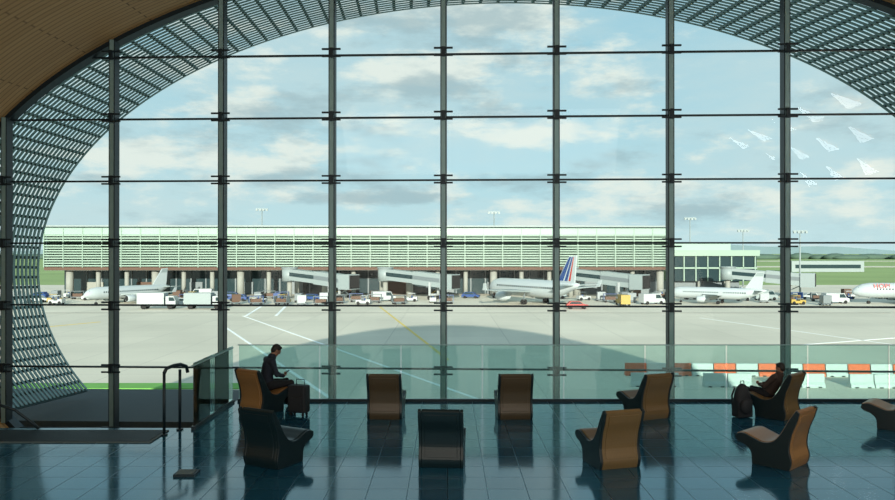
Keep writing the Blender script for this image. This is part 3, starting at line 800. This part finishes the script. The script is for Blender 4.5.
# ------------------------------------------------------------------ sky (procedural clouds by sky direction)
w = bpy.data.worlds.new('sky'); S.world = w; w.use_nodes = True
nt = w.node_tree; bg = nt.nodes['Background']
N = nt.nodes.new; L = nt.links.new
tc = N('ShaderNodeTexCoord'); sp = N('ShaderNodeSeparateXYZ'); L(tc.outputs['Generated'], sp.inputs[0])
ramp = N('ShaderNodeValToRGB'); L(sp.outputs['Z'], ramp.inputs[0])
cr = ramp.color_ramp; cr.elements[0].position = 0.0; cr.elements[0].color = (0.60, 0.80, 0.83, 1)
cr.elements[1].position = 1.0; cr.elements[1].color = (0.12, 0.32, 0.50, 1)
e = cr.elements.new(0.10); e.color = (0.50, 0.74, 0.81, 1)
e = cr.elements.new(0.33); e.color = (0.36, 0.62, 0.74, 1)
def math_(op, a, b):
    m = N('ShaderNodeMath'); m.operation = op
    for i, v in enumerate((a, b)):
        if isinstance(v, (int, float)): m.inputs[i].default_value = v
        else: L(v, m.inputs[i])
    return m.outputs[0]
UU = math_('DIVIDE', sp.outputs['X'], sp.outputs['Y']); VV = math_('DIVIDE', sp.outputs['Z'], sp.outputs['Y'])
def blob(cx, cz, rx, rz):
    a = math_('DIVIDE', math_('SUBTRACT', UU, cx), rx); b = math_('DIVIDE', math_('SUBTRACT', VV, cz), rz)
    s = math_('ADD', math_('MULTIPLY', a, a), math_('MULTIPLY', b, b))
    return math_('MAXIMUM', math_('SUBTRACT', 1.0, s), 0.0)
def noise(scale, loc, detail, rough=0.62):
    mp = N('ShaderNodeMapping'); mp.inputs['Scale'].default_value = scale; mp.inputs['Location'].default_value = loc
    L(tc.outputs['Generated'], mp.inputs[0])
    n = N('ShaderNodeTexNoise'); n.inputs['Scale'].default_value = 1.0; n.inputs['Detail'].default_value = detail; n.inputs['Roughness'].default_value = rough
    L(mp.outputs[0], n.inputs['Vector']); return n.outputs['Fac']
def cloud(scale, loc, detail, lo, hi, blobs=(), gain=0.16):
    v = noise(scale, loc, detail)
    for bb in blobs: v = math_('ADD', v, math_('MULTIPLY', blob(*bb), gain))
    r = N('ShaderNodeMapRange'); r.inputs[1].default_value = lo; r.inputs[2].default_value = hi; r.interpolation_type = 'SMOOTHSTEP'
    L(v, r.inputs[0]); return r.outputs[0]
def mix(f, a, col):
    m = N('ShaderNodeMix'); m.data_type = 'RGBA'; L(f, m.inputs[0]); L(a, m.inputs[6]); m.inputs[7].default_value = (*col, 1); return m.outputs[2]
veil = cloud((2.6, 2.6, 9), (1.3, 2.0, 4.1), 6, 0.36, 0.68)
c2 = cloud((9, 9, 26), (7.3, 1.0, 0.6), 12, 0.50, 0.70, ((-0.35, 0.125, 0.34, 0.040), (-0.09, 0.175, 0.08, 0.03), (0.10, 0.16, 0.10, 0.03), (0.30, 0.085, 0.14, 0.02), (0.52, 0.07, 0.12, 0.025), (0.02, 0.24, 0.14, 0.04), (0.20, 0.06, 0.2, 0.015), (-0.02, 0.31, 0.25, 0.03), (0.58, 0.11, 0.08, 0.02)), 0.15)
c3 = cloud((7, 7, 22), (3.3, 5.0, 9.6), 10, 0.50, 0.72, ((-0.24, 0.20, 0.13, 0.035), (-0.06, 0.215, 0.10, 0.03), (0.21, 0.215, 0.12, 0.025), (-0.30, 0.10, 0.25, 0.018), (0.48, 0.19, 0.10, 0.03), (0.0, 0.32, 0.3, 0.03), (-0.10, 0.07, 0.2, 0.012)), 0.16)
a = mix(math_('MULTIPLY', veil, 0.7), ramp.outputs[0], (0.62, 0.75, 0.76))
a = mix(math_('MULTIPLY', c2, 0.92), a, (0.86, 0.89, 0.82))
a = mix(math_('MULTIPLY', c3, 0.75), a, (0.38, 0.51, 0.55))
L(a, bg.inputs[0]); bg.inputs[1].default_value = 1.0

sun = bpy.data.lights.new('sun', 'SUN'); sun.energy = 7.5; sun.angle = R(0.6); sun.color = (1.0, 0.93, 0.80)
so = bpy.data.objects.new('sun', sun); COL.objects.link(so)
so.rotation_euler = Vector((0.0, math.cos(R(13.5)), -math.sin(R(13.5)))).to_track_quat('-Z', 'Y').to_euler()
so.location = (0, -60, 30)

def area(loc, tgt, size, power, col):
    l = bpy.data.lights.new('fill_light', 'AREA'); l.shape = 'RECTANGLE'; l.size = size[0]; l.size_y = size[1]; l.energy = power; l.color = col
    o = bpy.data.objects.new('fill_light', l); COL.objects.link(o); o.location = loc
    o.rotation_euler = (Vector(tgt)-Vector(loc)).to_track_quat('-Z', 'Y').to_euler()
area((0, -2, 10.0), (0, 14, 0), (16, 4), 650, (1.0, 0.94, 0.84))  # added fill from behind the camera, brightens the chair backs
area((0, 2, 1.5), (0, 14, 14), (24, 6), 850, (1.0, 0.92, 0.78))  # added upward fill below the view, brightens the wood vault

# ------------------------------------------------------------------ camera
cam = bpy.data.cameras.new('camera'); co = bpy.data.objects.new('camera', cam); COL.objects.link(co)
cam.sensor_width = 36; cam.lens = 750/895*36; cam.clip_end = 9000
co.location = (0, 0, 3.6); co.rotation_euler = (R(90.15), 0, 0)
S.camera = co
S.view_settings.view_transform = 'Standard'
